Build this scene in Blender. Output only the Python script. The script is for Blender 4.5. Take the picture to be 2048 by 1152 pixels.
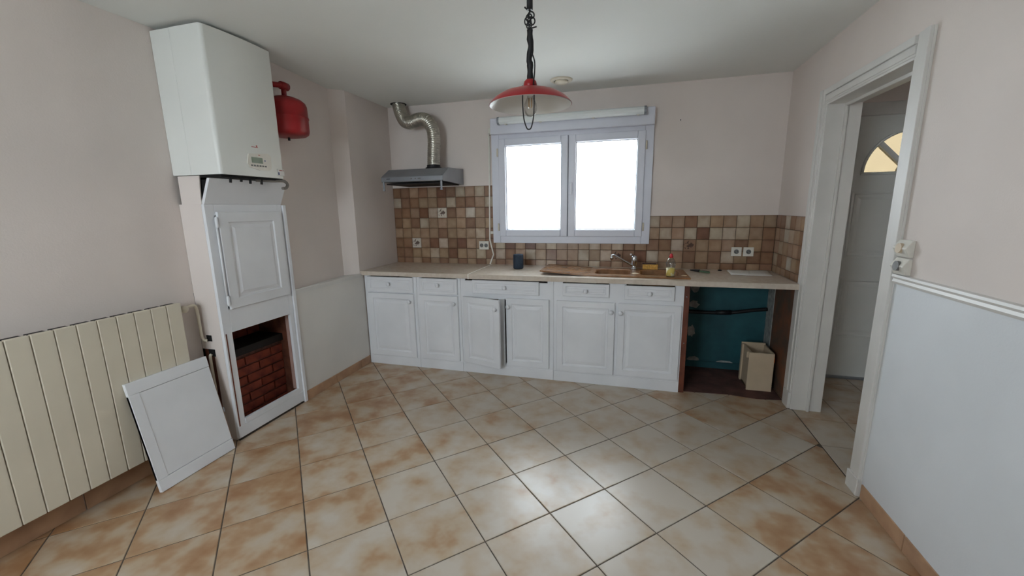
import bpy, bmesh, math, random
from mathutils import Vector, Matrix
PI = math.pi
random.seed(7)
for o in list(bpy.data.objects):
    bpy.data.objects.remove(o, do_unlink=True)
scene = bpy.context.scene
COL = scene.collection

# ------------------------------------------------------------------ camera
# world frame: X along the window wall, Y=0 is the window wall (room at Y<0), Z up, metres
CAM = (2.3328, -3.8256, 1.4267); YAW, PITCH, ROLL, FPX = 0.2768, 0.1916, -0.0151, 823.52
fw = Vector((-math.sin(YAW)*math.cos(PITCH), math.cos(YAW)*math.cos(PITCH), -math.sin(PITCH)))
r0 = Vector((math.cos(YAW), math.sin(YAW), 0)); u0 = r0.cross(fw)
rt = math.cos(ROLL)*r0 + math.sin(ROLL)*u0; up = rt.cross(fw)
cd = bpy.data.cameras.new('camera'); cam = bpy.data.objects.new('camera', cd); COL.objects.link(cam)
cd.sensor_fit = 'HORIZONTAL'; cd.sensor_width = 36; cd.lens = FPX/2048*36; cd.clip_start = 0.02
m = Matrix.Identity(4)
for i in range(3):
    m[i][0], m[i][1], m[i][2], m[i][3] = rt[i], up[i], -fw[i], CAM[i]
cam.matrix_world = m
scene.camera = cam

# ------------------------------------------------------------------ sky, exposure
SKY = 18.5
w = bpy.data.worlds.new('overcast_sky'); scene.world = w; w.use_nodes = True
bg = w.node_tree.nodes['Background']
bg.inputs[0].default_value = (0.835, 0.915, 1.0, 1); bg.inputs[1].default_value = SKY
scene.view_settings.view_transform = 'Standard'; scene.view_settings.look = 'None'
scene.view_settings.exposure = 0.1; scene.view_settings.gamma = 1.0
scene.view_settings.use_curve_mapping = False
def portal(name, loc, rot, sx, sy):
    l = bpy.data.lights.new(name, 'AREA'); l.shape = 'RECTANGLE'; l.size = sx; l.size_y = sy
    l.cycles.is_portal = True
    o = bpy.data.objects.new(name, l); COL.objects.link(o); o.location = loc; o.rotation_euler = rot

W, H, D = 3.485, 2.411, -5.2          # right wall, ceiling, rear wall
WT = 0.888                            # worktop height
portal('sky_portal_kitchen_window', (1.79, 0.2, 1.6), (-PI/2, 0, 0), 1.25, 0.95)
portal('sky_portal_rear_window', (.85, D-0.12, 1.6), (PI/2, 0, 0), 1.3, 1.2)
portal('sky_portal_hall_window', (3.97, -3.3, 1.6), (PI/2, 0, 0), .5, .9)

# ------------------------------------------------------------------ materials
def lin(c):
    return tuple(((v/255)/12.92 if v/255 <= .04045 else ((v/255+.055)/1.055)**2.4) for v in c)
MATS = {}
def mat(name, rgb, rough=.5, var=.06, scale=8, bump=0., bscale=60, metal=0., rgb2=None, spec=.5, detail=3, lo=.35, hi=.65, coat=0.):
    if name in MATS: return MATS[name]
    M = bpy.data.materials.new(name); M.use_nodes = True; nt = M.node_tree; N = nt.nodes; L = nt.links
    b = N['Principled BSDF']; b.inputs['Roughness'].default_value = rough; b.inputs['Metallic'].default_value = metal
    b.inputs['Specular IOR Level'].default_value = spec; b.inputs['Coat Weight'].default_value = coat
    tc = N.new('ShaderNodeTexCoord'); nz = N.new('ShaderNodeTexNoise')
    nz.inputs['Scale'].default_value = scale; nz.inputs['Detail'].default_value = detail
    L.new(tc.outputs['Object'], nz.inputs['Vector'])
    rp = N.new('ShaderNodeValToRGB'); c = lin(rgb)
    c2 = lin(rgb2) if rgb2 else tuple(v*(1-var*2) for v in c)
    c1 = c if rgb2 else tuple(min(1, v*(1+var*.5)) for v in c)
    rp.color_ramp.elements[0].position = lo; rp.color_ramp.elements[0].color = (*c2, 1)
    rp.color_ramp.elements[1].position = hi; rp.color_ramp.elements[1].color = (*c1, 1)
    L.new(nz.outputs['Fac'], rp.inputs['Fac']); L.new(rp.outputs['Color'], b.inputs['Base Color'])
    if bump:
        n2 = N.new('ShaderNodeTexNoise'); n2.inputs['Scale'].default_value = bscale; n2.inputs['Detail'].default_value = 2
        L.new(tc.outputs['Object'], n2.inputs['Vector'])
        bp = N.new('ShaderNodeBump'); bp.inputs['Strength'].default_value = bump; bp.inputs['Distance'].default_value = .002
        L.new(n2.outputs['Fac'], bp.inputs['Height']); L.new(bp.outputs['Normal'], b.inputs['Normal'])
    MATS[name] = M
    return M
def glass_mat(name, tint, refl=.06, rough=.0):
    M = bpy.data.materials.new(name); M.use_nodes = True; nt = M.node_tree; N = nt.nodes; L = nt.links
    N.remove(N['Principled BSDF']); out = N['Material Output']
    t = N.new('ShaderNodeBsdfTransparent'); g = N.new('ShaderNodeBsdfGlossy'); mx = N.new('ShaderNodeMixShader')
    g.inputs['Roughness'].default_value = rough
    nz = N.new('ShaderNodeTexNoise'); nz.inputs['Scale'].default_value = 3
    rp = N.new('ShaderNodeValToRGB')
    rp.color_ramp.elements[0].color = (*[v*.94 for v in tint], 1); rp.color_ramp.elements[1].color = (*tint, 1)
    L.new(nz.outputs['Fac'], rp.inputs['Fac']); L.new(rp.outputs['Color'], t.inputs['Color'])
    lw = N.new('ShaderNodeLayerWeight'); lw.inputs['Blend'].default_value = .25
    mm = N.new('ShaderNodeMath'); mm.operation = 'MULTIPLY_ADD'; mm.inputs[1].default_value = .6; mm.inputs[2].default_value = refl
    L.new(lw.outputs['Fresnel'], mm.inputs[0]); L.new(mm.outputs[0], mx.inputs['Fac'])
    L.new(t.outputs[0], mx.inputs[1]); L.new(g.outputs[0], mx.inputs[2]); L.new(mx.outputs[0], out.inputs['Surface'])
    MATS[name] = M
    return M

wall_m = mat('wall_paint', (226, 215, 208), .85, .03, 1.6, .25, 140)
wain_m = mat('wainscot_bluish_lit', (224, 227, 230), .7, .03, 2.0, .15, 120)  # right wainscot: bluish daylight is put into this cooler colour
ceil_m = mat('ceiling_paint', (234, 235, 231), .9, .02, 1.0, .1, 120)
trim_m = mat('white_gloss_paint', (222, 219, 214), .4, .03, 4, .1, 60)
cab_m = mat('cabinet_white_paint', (233, 234, 237), .45, .03, 3, .15, 40)
pvc_m = mat('white_pvc', (220, 222, 232), .35, .02, 5)
white_m = mat('white_enamel', (229, 230, 225), .28, .02, 2)
ivory_m = mat('ivory_enamel', (220, 211, 192), .35, .02, 3)
cream_m = mat('cream_plastic', (206, 186, 158), .5, .05, 6)
plug_m = mat('white_plastic', (226, 222, 212), .4, .03, 20)
dark_m = mat('black_rubber', (22, 22, 26), .55, .1, 20)
hole_m = mat('dark_hollow', (14, 13, 13), .9, .1, 20)
brown_m = mat('brown_stained_wood', (118, 62, 42), .5, .2, 9, .2, 40)
bwood_m = mat('raw_brown_board', (128, 84, 58), .7, .2, 7, .2, 40, rgb2=(92, 78, 66))
steel_m = mat('hood_grey_metal', (150, 154, 160), .38, .05, 6, metal=.55)
alu_m = mat('aluminium_foil', (196, 192, 180), .32, .12, 25, metal=.9)
chrome_m = mat('chrome', (205, 208, 212), .14, .05, 12, metal=1.)
red_m = mat('red_enamel', (172, 26, 34), .32, .08, 5)
redv_m = mat('red_vessel_paint', (150, 22, 26), .4, .1, 6)
skirt_m = mat('beige_skirting_tile', (190, 152, 120), .45, .12, 9, rgb2=(168, 132, 104))
top_m = mat('beige_laminate', (212, 200, 186), .22, .04, 30, rgb2=(202, 188, 172), detail=6)
sink_m = mat('brown_resin', (150, 108, 72), .22, .12, 14, rgb2=(124, 86, 56))
teal_m = mat('teal_paint', (38, 96, 104), .6, .15, 5, .3, 30, rgb2=(28, 78, 86))
plaster_m = mat('grey_plaster', (170, 172, 168), .9, .15, 30, .4, 60)
screed_m = mat('reddish_screed', (104, 70, 62), .85, .2, 9, .4, 40, rgb2=(74, 50, 46))
grout_m = mat('grey_grout', (104, 94, 84), .9, .2, 25)
grout2_m = mat('brown_grout', (74, 54, 44), .9, .2, 40)
mortar_m = mat('old_mortar', (120, 84, 72), .95, .2, 30)
lcd_m = mat('lcd_grey_green', (120, 136, 116), .25, .1, 10)
btn_m = mat('grey_button', (120, 120, 118), .5, .1, 30)
rprint_m = mat('faded_red_print', (176, 96, 92), .5, .1, 30)
bprint_m = mat('blue_print', (60, 80, 130), .5, .1, 30)
navy_m = mat('dark_blue_fabric', (46, 60, 78), .7, .15, 200, .4, 300)
sponge_m = mat('yellow_sponge', (226, 176, 92), .95, .15, 90, .6, 200)
scour_m = mat('dark_scourer', (84, 62, 52), .95, .2, 120, .5, 200)
paper_m = mat('white_paper', (232, 230, 226), .8, .03, 6)
label_m = mat('bottle_label', (222, 214, 178), .5, .15, 30, rgb2=(206, 184, 96), lo=.48, hi=.56)
redcap_m = mat('red_cap', (206, 40, 52), .4, .05, 20)
soot_m = mat('soot_black_metal', (34, 28, 26), .8, .2, 15)
orange_m = mat('orange_sticker', (214, 110, 40), .5, .1, 30)
light_block_m = mat('light_block_render', (150, 140, 128), .95, .1, 6)  # for the unseen light-blocking wall added outside
ground_m = mat('pale_concrete', (232, 231, 228), .95, .08, 20)
tube_m = mat('frosted_diffuser', (228, 232, 230), .35, .02, 3)
grip_m = mat('green_grip', (86, 112, 84), .6, .1, 30)
limes_m = mat('limescale', (206, 188, 160), .6, .2, 30)
clear_g = glass_mat('window_glass', (.97, .985, .98), .03)
amber_g = glass_mat('amber_glass', (.235, .205, .155), .03, .1)
bulb_g = glass_mat('bulb_glass', (.93, .92, .9), .05)
bott_g = glass_mat('bottle_plastic', (.86, .88, .88), .07, .05)

def color_tile_mat(name, floor):
    M = bpy.data.materials.new(name); M.use_nodes = True; nt = M.node_tree; N = nt.nodes; L = nt.links
    b = N['Principled BSDF']; oi = N.new('ShaderNodeObjectInfo'); tc = N.new('ShaderNodeTexCoord')
    ad = N.new('ShaderNodeVectorMath'); ad.operation = 'MULTIPLY_ADD'
    cb = N.new('ShaderNodeCombineXYZ'); L.new(oi.outputs['Random'], cb.inputs[0]); L.new(oi.outputs['Random'], cb.inputs[2])
    ad.inputs[1].default_value = (37, 17, 53); L.new(cb.outputs[0], ad.inputs[0]); L.new(tc.outputs['Object'], ad.inputs[2])
    nz = N.new('ShaderNodeTexNoise'); L.new(ad.outputs[0], nz.inputs['Vector'])
    if floor:
        nz.inputs['Scale'].default_value = 7.0; nz.inputs['Detail'].default_value = 3.0; nz.inputs['Roughness'].default_value = .5
        sp = N.new('ShaderNodeSeparateColor'); L.new(oi.outputs['Color'], sp.inputs[0])
        a = N.new('ShaderNodeMath'); a.operation = 'MULTIPLY_ADD'; a.inputs[1].default_value = .42; a.inputs[2].default_value = -.21
        L.new(sp.outputs[0], a.inputs[0])
        s = N.new('ShaderNodeMath'); s.operation = 'ADD'; L.new(nz.outputs['Fac'], s.inputs[0]); L.new(a.outputs[0], s.inputs[1])
        rp = N.new('ShaderNodeValToRGB'); e = rp.color_ramp.elements
        e[0].position = .32; e[0].color = (*lin((198, 187, 173)), 1)
        e[1].position = .80; e[1].color = (*lin((160, 118, 82)), 1)
        k = e.new(.52); k.color = (*lin((188, 168, 144)), 1)
        k = e.new(.64); k.color = (*lin((176, 144, 112)), 1)
        L.new(s.outputs[0], rp.inputs['Fac']); L.new(rp.outputs['Color'], b.inputs['Base Color'])
        b.inputs['Roughness'].default_value = .29; b.inputs['Specular IOR Level'].default_value = .5
        n2 = N.new('ShaderNodeTexNoise'); n2.inputs['Scale'].default_value = 14
        L.new(ad.outputs[0], n2.inputs['Vector'])
        bp = N.new('ShaderNodeBump'); bp.inputs['Strength'].default_value = .12; bp.inputs['Distance'].default_value = .004
        L.new(n2.outputs['Fac'], bp.inputs['Height']); L.new(bp.outputs['Normal'], b.inputs['Normal'])
    else:
        nz.inputs['Scale'].default_value = 14; nz.inputs['Detail'].default_value = 3
        # the glaze is browner towards each tile's rim
        sx = N.new('ShaderNodeSeparateXYZ'); L.new(tc.outputs['Object'], sx.inputs[0])
        mx = N.new('ShaderNodeMath'); mx.operation = 'ABSOLUTE'; L.new(sx.outputs[0], mx.inputs[0])
        mz = N.new('ShaderNodeMath'); mz.operation = 'ABSOLUTE'; L.new(sx.outputs[2], mz.inputs[0])
        mm = N.new('ShaderNodeMath'); mm.operation = 'MAXIMUM'; L.new(mx.outputs[0], mm.inputs[0]); L.new(mz.outputs[0], mm.inputs[1])
        r2 = N.new('ShaderNodeMapRange'); r2.inputs[1].default_value = .022; r2.inputs[2].default_value = .05
        r2.inputs[3].default_value = 0; r2.inputs[4].default_value = .3; L.new(mm.outputs[0], r2.inputs[0])
        s = N.new('ShaderNodeMath'); s.operation = 'MULTIPLY_ADD'; s.inputs[1].default_value = .9
        L.new(nz.outputs['Fac'], s.inputs[0]); L.new(r2.outputs[0], s.inputs[2])
        cr = N.new('ShaderNodeMapRange'); cr.inputs[1].default_value = .3; cr.inputs[2].default_value = .95; L.new(s.outputs[0], cr.inputs[0])
        mix = N.new('ShaderNodeMix'); mix.data_type = 'RGBA'; mix.blend_type = 'MULTIPLY'
        L.new(cr.outputs[0], mix.inputs['Factor']); L.new(oi.outputs['Color'], mix.inputs['A'])
        mix.inputs['B'].default_value = (.62, .5, .42, 1); L.new(mix.outputs['Result'], b.inputs['Base Color'])
        b.inputs['Roughness'].default_value = .28
    return M
ftile_m = color_tile_mat('glazed_floor_tile', True)
wtile_m = color_tile_mat('glazed_wall_tile', False)
brick_m = mat('red_brick', (142, 66, 46), .9, .25, 12, .5, 50, rgb2=(104, 44, 34))
def decor_mat():
    M = bpy.data.materials.new('flower_print_tile'); M.use_nodes = True; nt = M.node_tree; N = nt.nodes; L = nt.links
    b = N['Principled BSDF']; tc = N.new('ShaderNodeTexCoord'); oi = N.new('ShaderNodeObjectInfo')
    ln = N.new('ShaderNodeVectorMath'); ln.operation = 'LENGTH'; L.new(tc.outputs['Object'], ln.inputs[0])
    nz = N.new('ShaderNodeTexNoise'); nz.inputs['Scale'].default_value = 55; nz.inputs['Detail'].default_value = 3; L.new(tc.outputs['Object'], nz.inputs['Vector'])
    ma = N.new('ShaderNodeMath'); ma.operation = 'MULTIPLY_ADD'; ma.inputs[1].default_value = -7.; L.new(ln.outputs['Value'], ma.inputs[0]); L.new(nz.outputs['Fac'], ma.inputs[2])
    rp = N.new('ShaderNodeValToRGB'); e = rp.color_ramp.elements
    e[0].position = .28; e[0].color = (1, 1, 1, 1); e[1].position = .36; e[1].color = (.22, .16, .15, 1)
    L.new(ma.outputs[0], rp.inputs['Fac'])
    mix = N.new('ShaderNodeMix'); mix.data_type = 'RGBA'; mix.blend_type = 'MULTIPLY'; mix.inputs['Factor'].default_value = 1
    L.new(oi.outputs['Color'], mix.inputs['A']); L.new(rp.outputs['Color'], mix.inputs['B']); L.new(mix.outputs['Result'], b.inputs['Base Color'])
    b.inputs['Roughness'].default_value = .28
    return M
decor_m = decor_mat()

# ------------------------------------------------------------------ geometry helpers (world coordinates)
def box(bm, x0, x1, y0, y1, z0, z1, bev=0.):
    x0, x1 = sorted((x0, x1)); y0, y1 = sorted((y0, y1)); z0, z1 = sorted((z0, z1))
    r = bmesh.ops.create_cube(bm, size=1)
    vs = r['verts']
    for v in vs:
        v.co = Vector((x0 if v.co.x < 0 else x1, y0 if v.co.y < 0 else y1, z0 if v.co.z < 0 else z1))
    if bev:
        es = list({e for v in vs for e in v.link_edges})
        bmesh.ops.bevel(bm, geom=es, offset=bev, segments=2, affect='EDGES', profile=.5)
def prism(bm, pts, axis, a, b):
    """polygon pts (2D in the two other axes, in order) extruded along axis from a to b"""
    def P(p, t):
        return {'x': (t, p[0], p[1]), 'y': (p[0], t, p[1]), 'z': (p[0], p[1], t)}[axis]
    A = [bm.verts.new(P(p, a)) for p in pts]; B = [bm.verts.new(P(p, b)) for p in pts]
    n = len(pts)
    bm.faces.new(A); bm.faces.new(B[::-1])
    for i in range(n):
        bm.faces.new((A[i], B[i], B[(i+1) % n], A[(i+1) % n]))
def tube(bm, path, rad, seg=12, caps=True, closed=False):
    pts = [Vector(p) for p in path]; n = len(pts)
    rr = rad if isinstance(rad, (list, tuple)) else [rad]*n
    prev = None; rings = []
    for i, p in enumerate(pts):
        if closed: t = (pts[(i+1) % n]-pts[i-1])
        else: t = pts[min(i+1, n-1)]-pts[max(i-1, 0)]
        t = t.normalized() if t.length > 1e-9 else Vector((0, 0, 1))
        if prev is None:
            a = Vector((0, 0, 1)) if abs(t.z) < .9 else Vector((1, 0, 0)); u = t.cross(a).normalized()
        else:
            u = (prev - t*prev.dot(t)).normalized()
        prev = u; v = t.cross(u)
        rings.append([bm.verts.new(p + (u*math.cos(k*2*PI/seg) + v*math.sin(k*2*PI/seg))*rr[i]) for k in range(seg)])
    for i in range(n if closed else n-1):
        A, B = rings[i], rings[(i+1) % n]
        for k in range(seg):
            f = bm.faces.new((A[k], A[(k+1) % seg], B[(k+1) % seg], B[k])); f.smooth = True
    if caps and not closed:
        bm.faces.new(rings[0][::-1]); bm.faces.new(rings[-1])
def lathe(bm, prof, origin, axis='z', seg=32, smooth=True):
    """prof: list of (r, h); rotated around axis through origin"""
    o = Vector(origin); rings = []
    for r, h in prof:
        ring = []
        for k in range(seg):
            c, s = math.cos(k*2*PI/seg)*r, math.sin(k*2*PI/seg)*r
            d = {'z': (c, s, h), 'y': (c, h, s), 'x': (h, c, s)}[axis]
            ring.append(bm.verts.new(o+Vector(d)))
        rings.append(ring)
    for A, B in zip(rings, rings[1:]):
        for k in range(seg):
            f = bm.faces.new((A[k], A[(k+1) % seg], B[(k+1) % seg], B[k])); f.smooth = smooth
    if prof[0][0] > 1e-6: bm.faces.new(rings[0])
    if prof[-1][0] > 1e-6: bm.faces.new(rings[-1][::-1])
def smooth_path(pts, n=10):
    """Catmull-Rom through pts"""
    P = [Vector(p) for p in pts]; P = [2*P[0]-P[1]]+P+[2*P[-1]-P[-2]]; out = []
    for i in range(1, len(P)-2):
        for k in range(n):
            t = k/n; a, b, c, d = P[i-1], P[i], P[i+1], P[i+2]
            out.append(.5*((2*b)+(c-a)*t+(2*a-5*b+4*c-d)*t*t+(3*b-a-3*c+d)*t**3))
    out.append(P[-2]); return out
def obj(name, bm, material, parent=None, loc=None, fix=True):
    """links a mesh object; bm is in world coordinates, the object's origin goes to loc or to the parent's origin"""
    if fix:
        bmesh.ops.remove_doubles(bm, verts=bm.verts, dist=1e-6)
        bmesh.ops.recalc_face_normals(bm, faces=bm.faces)
    po = world_loc(parent) if parent else Vector((0, 0, 0))
    lo = Vector(loc) if loc is not None else po
    for v in bm.verts: v.co -= lo
    me = bpy.data.meshes.new(name); bm.to_mesh(me); bm.free()
    me.materials.append(material)
    o = bpy.data.objects.new(name, me); COL.objects.link(o); o.parent = parent; o.location = lo-po
    return o
def world_loc(o):
    v = Vector((0, 0, 0))
    while o: v = v+Vector(o.location); o = o.parent
    return v
def tag(o, label, cat, group=None, kind=None):
    o['label'] = label; o['category'] = cat
    if group: o['group'] = group
    if kind: o['kind'] = kind
    return o
def thing(name, label, cat, loc, group=None, kind=None):
    o = bpy.data.objects.new(name, None); COL.objects.link(o); o.location = loc; o.empty_display_size = .05
    return tag(o, label, cat, group, kind)
def boxes(name, material, parent, *bb, bev=0., loc=None):
    bm = bmesh.new()
    for b in bb: box(bm, *b, bev=bev)
    return obj(name, bm, material, parent, loc, fix=True)
def struct(name, material, label, cat, *bb):
    o = boxes(name, material, None, *bb); return tag(o, label, cat, kind='structure')
def share(src, name, parent, loc):
    o = bpy.data.objects.new(name, src.data); COL.objects.link(o); o.parent = parent
    o.location = Vector(loc)-(world_loc(parent) if parent else Vector((0, 0, 0)))
    return o

# ------------------------------------------------------------------ room shell
WX0, WX1, WZ0, WZ1 = 1.135, 2.45, 1.155, 2.055       # kitchen window hole
floor = struct('floor', grout_m, 'diagonally tiled beige and brown kitchen floor', 'floor', (-.19, 5.2, D, 0, -.12, -.003))
boxes('chimney_floor', screed_m, floor, (-.5, -.19, -2.0, -1.44, -.12, -.003))
ceiling = struct('ceiling', ceil_m, 'plain off-white ceiling above the kitchen', 'ceiling', (-.5, 5.2, D-.2, .25, H, H+.15))
wall_back = struct('wall_back', wall_m, 'pale pinkish wall with the window and tiled splashback', 'wall',
    (-.5, WX0, 0, .25, -.12, H), (WX1, 3.88, 0, .25, -.12, H), (WX0, WX1, 0, .25, -.12, WZ0), (WX0, WX1, 0, .25, WZ1, H),
    (4.78, 5.35, 0, .25, -.12, H), (3.88, 4.78, 0, .25, 2.15, H), (3.88, 4.78, 0, .25, -.12, -.003))
bm = bmesh.new()
box(bm, -.5, -.19, D, -2.0, -.12, H); box(bm, -.5, -.19, -2.0, -1.44, .95, H)
wall_left = tag(obj('wall_left', bm, wall_m), 'beige left wall carrying the boiler and the radiator', 'wall', kind='structure')
wall_chimney = struct('wall_chimney', mortar_m, 'brick chimney recess behind the open lower part of the tall cupboard', 'wall', (-.6, -.45, -2.0, -1.44, -.12, .95))
bm = bmesh.new()
box(bm, -.5, 0, -1.44, 0, -.12, .855)
prism(bm, [(-.5, -1.44), (-.012, -1.44), (-.095, -.745), (0, -.65), (0, 0), (-.5, 0)], 'z', .855, H)
wall_corner = tag(obj('wall_corner', bm, wall_m), 'pale left wall between the tall cupboard and the worktop corner', 'wall', kind='structure')
JY0, JY1, JZ = -.69, -1.53, 2.035                     # doorway opening
WR2 = 3.655
wall_right = struct('wall_right', wall_m, 'pale right wall with the open doorway', 'wall',
    (W, WR2, JY0, 0, -.12, H), (W, WR2, D, JY1, -.12, H), (W, WR2, JY1, JY0, JZ, H))
RX0, RX1, RZ0, RZ1 = .2, 1.5, 1.0, 2.2
wall_rear = struct('wall_rear', wall_m, 'plain wall behind the viewer with a window', 'wall',
    (-.5, RX0, D-.2, D, -.12, H), (RX1, 5.2, D-.2, D, -.12, H), (RX0, RX1, D-.2, D, RZ1, H), (RX0, RX1, D-.2, D, -.12, RZ0))
wall_hall = struct('wall_hall', wall_m, 'hall side wall beyond the doorway', 'wall', (5.2, 5.35, -3.2, 0, -.12, H))
wall_hall_end = struct('wall_hall_end', wall_m, 'hall end wall hidden beyond the doorway', 'wall',
    (WR2, 3.72, -3.35, -3.2, -.12, H), (4.22, 5.35, -3.35, -3.2, -.12, H), (3.72, 4.22, -3.35, -3.2, -.12, 1.15), (3.72, 4.22, -3.35, -3.2, 2.05, H))
win3 = thing('window_3', 'white hall window added out of sight beyond the doorway to brighten the hall', 'window', (3.97, -3.27, 1.15), kind='structure')  # added, never in view: lets daylight onto the entrance door
boxes('frame', pvc_m, win3, (3.72, 3.76, -3.3, -3.24, 1.15, 2.05), (4.18, 4.22, -3.3, -3.24, 1.15, 2.05), (3.76, 4.18, -3.3, -3.24, 1.15, 1.2), (3.76, 4.18, -3.3, -3.24, 2.0, 2.05))
boxes('pane', clear_g, win3, (3.76, 4.18, -3.272, -3.268, 1.2, 2.0))
wall_light_block = struct('wall_light_block', light_block_m, 'unseen wall added outside to shade the left wall, right of the kitchen window', 'wall', (3.42, 3.6, .25, 6, -.4, 3.6))  # unseen, added to keep skylight off the left wall
ground = struct('ground', ground_m, 'pale ground outside the house', 'ground', (-8, 12, .25, 14, -.4, -.3), (-8, 12, -18, D-.2, -.4, -.3))

# rear glazed door (behind the camera)
win2 = thing('window_2', 'white window in the wall behind the viewer', 'window', ((RX0+RX1)/2, D-.1, 0), kind='structure')
fb = []
for x in (RX0, (RX0+RX1)/2-.05, RX1-.07): fb.append((x, x+(.1 if RX0 < x < RX1-.1 else .07), D-.14, D-.07, RZ0, RZ1))
fb += [(RX0, RX1, D-.14, D-.07, RZ1-.08, RZ1), (RX0, RX1, D-.14, D-.07, RZ0, RZ0+.1)]
boxes('frame', pvc_m, win2, *fb)
for a, b in ((RX0+.07, (RX0+RX1)/2-.05), ((RX0+RX1)/2+.05, RX1-.07)):
    boxes('pane', clear_g, win2, (a, b, D-.108, D-.104, RZ0+.1, RZ1-.08))

# ------------------------------------------------------------------ floor tiles
T, GX, GY, GA = .34, 2.0228, -1.1653, .7832
def clip(poly, rect):
    x0, x1, y0, y1 = rect
    for ax, val, s in ((0, x0, 1), (0, x1, -1), (1, y0, 1), (1, y1, -1)):
        out = []
        for i in range(len(poly)):
            a, b = poly[i-1], poly[i]; da, db = (a[ax]-val)*s, (b[ax]-val)*s
            if (da >= 0) != (db >= 0):
                t = da/(da-db); out.append((a[0]+(b[0]-a[0])*t, a[1]+(b[1]-a[1])*t))
            if db >= 0: out.append(b)
        poly = out
        if len(poly) < 3: return []
    return poly
def area(p): return .5*sum(p[i-1][0]*p[i][1]-p[i][0]*p[i-1][1] for i in range(len(p)))
def floor_tile(poly, brown):
    if len(poly) < 3 or abs(area(poly)) < 4e-4: return
    cx = sum(p[0] for p in poly)/len(poly); cy = sum(p[1] for p in poly)/len(poly)
    bm = bmesh.new(); n = len(poly); dz = random.uniform(-.0005, .0005)
    A = [bm.verts.new((p[0], p[1], -.004)) for p in poly]
    B = [bm.verts.new((p[0], p[1], -.0012+dz)) for p in poly]
    C_ = []
    for p in poly:
        d = Vector((cx-p[0], cy-p[1])); l = max(d.length, 1e-6); k = min(.0035, l*.3)/l
        C_.append(bm.verts.new((p[0]+d.x*k, p[1]+d.y*k, dz)))
    for i in range(n):
        j = (i+1) % n
        bm.faces.new((A[i], A[j], B[j], B[i])); bm.faces.new((B[i], B[j], C_[j], C_[i]))
    bm.faces.new(C_)
    o = obj('tile', bm, ftile_m, floor, (cx, cy, 0)); o.color = (brown, 0, 0, 1)
ca, sa = math.cos(GA), math.sin(GA)
g = .0028
brown_set = {(3, 1): .8, (3, 0): .66, (3, 2): .6, (4, 1): .85, (4, 0): .8, (4, -1): .6, (5, 0): .85, (5, 1): .9, (1, 3): .72, (1, 2): .5, (0, 2): .6, (2, 3): .5}
for i in range(-16, 20):
    for j in range(-16, 20):
        q = []
        for du, dv in ((g/T, g/T), (1-g/T, g/T), (1-g/T, 1-g/T), (g/T, 1-g/T)):
            u, v = i+du, j+dv
            q.append((GX+T*(u*sa+v*ca), GY+T*(-u*ca+v*sa)))
        cx = sum(p[0] for p in q)/4; cy = sum(p[1] for p in q)/4
        if not (-.6 < cx < W+.4 and D-.4 < cy < .4): continue
        base = .8 - .56*max(0, min(1, (cx-.4)/1.5))  # centre tiles paler: partly own tone, partly floor glare put into the colour
        br = brown_set.get((i, j), max(0, min(1, base+random.uniform(-.13, .13))))
        if min(p[0] for p in q) > .002 or max(p[1] for p in q) < -2.0:
            floor_tile(clip(q, (-.188, W+.004, D, 0)), br)
        else:
            floor_tile(clip(q, (.002, W+.004, -2.0, 0)), br); floor_tile(clip(q, (-.188, W+.004, D, -2.0)), br)
for i in range(-1, 6):
    for j in range(-8, 4):
        x0 = 3.765+T*i; y0 = -.82+T*j
        pl = clip([(x0+g, y0+g), (x0+T-g, y0+g), (x0+T-g, y0+T-g), (x0+g, y0+T-g)], (W+.012, 5.19, -3.19, -.002))
        floor_tile(pl, random.uniform(.25, .5))

# ------------------------------------------------------------------ wall tiles
TP, TX0, HB = .1, -.0124, .9409
PAL = {'W': (206, 200, 188), 'L': (190, 176, 156), 'M': (172, 146, 120), 'D': (146, 113, 88), 'R': (132, 94, 72)}
GRID = {  # column -> handled as rows of strings
 0: 'DDMDMRDLMLD', 1: 'LDDMMDLDDML', 2: 'DDMRL*DMWMD', 3: 'DMDLMMMMDMM', 4: 'MMMMMDMMMLD', 5: 'DD*MRLDRMMD', 6: 'DDMMLMRMMLD', 7: 'DDMDMDMDMDM'}
UND = {5: 'LRMRMLMMMLMLDM', 6: 'LDMLMDMMLML*DR', 7: 'DDDDMMDMMLDMDD'}
RGT = {3: 'LMMDLMMLMMM', 4: 'MLMLRLLLMDD', 5: 'DDL*MMMDMDD', 6: 'LMMDMDLMDDD', 7: 'MMMMDMDDMDD'}
tg = .003
def tile_mesh(w, h):
    bm = bmesh.new(); a, b = w/2, h/2; k = .0018
    F = [(-a, 0, -b), (a, 0, -b), (a, 0, b), (-a, 0, b)]
    A = [bm.verts.new(p) for p in F]; B = [bm.verts.new((x, -.0045, z)) for x, y, z in F]
    C_ = [bm.verts.new((x-math.copysign(k, x), -.006, z-math.copysign(k, z))) for x, y, z in F]
    for i in range(4):
        j = (i+1) % 4
        bm.faces.new((A[i], A[j], B[j], B[i])); bm.faces.new((B[i], B[j], C_[j], C_[i]))
    bm.faces.new(C_)
    bmesh.ops.recalc_face_normals(bm, faces=bm.faces)
    me = bpy.data.meshes.new('tile'); bm.to_mesh(me); bm.free(); return me
TM = {}
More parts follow.
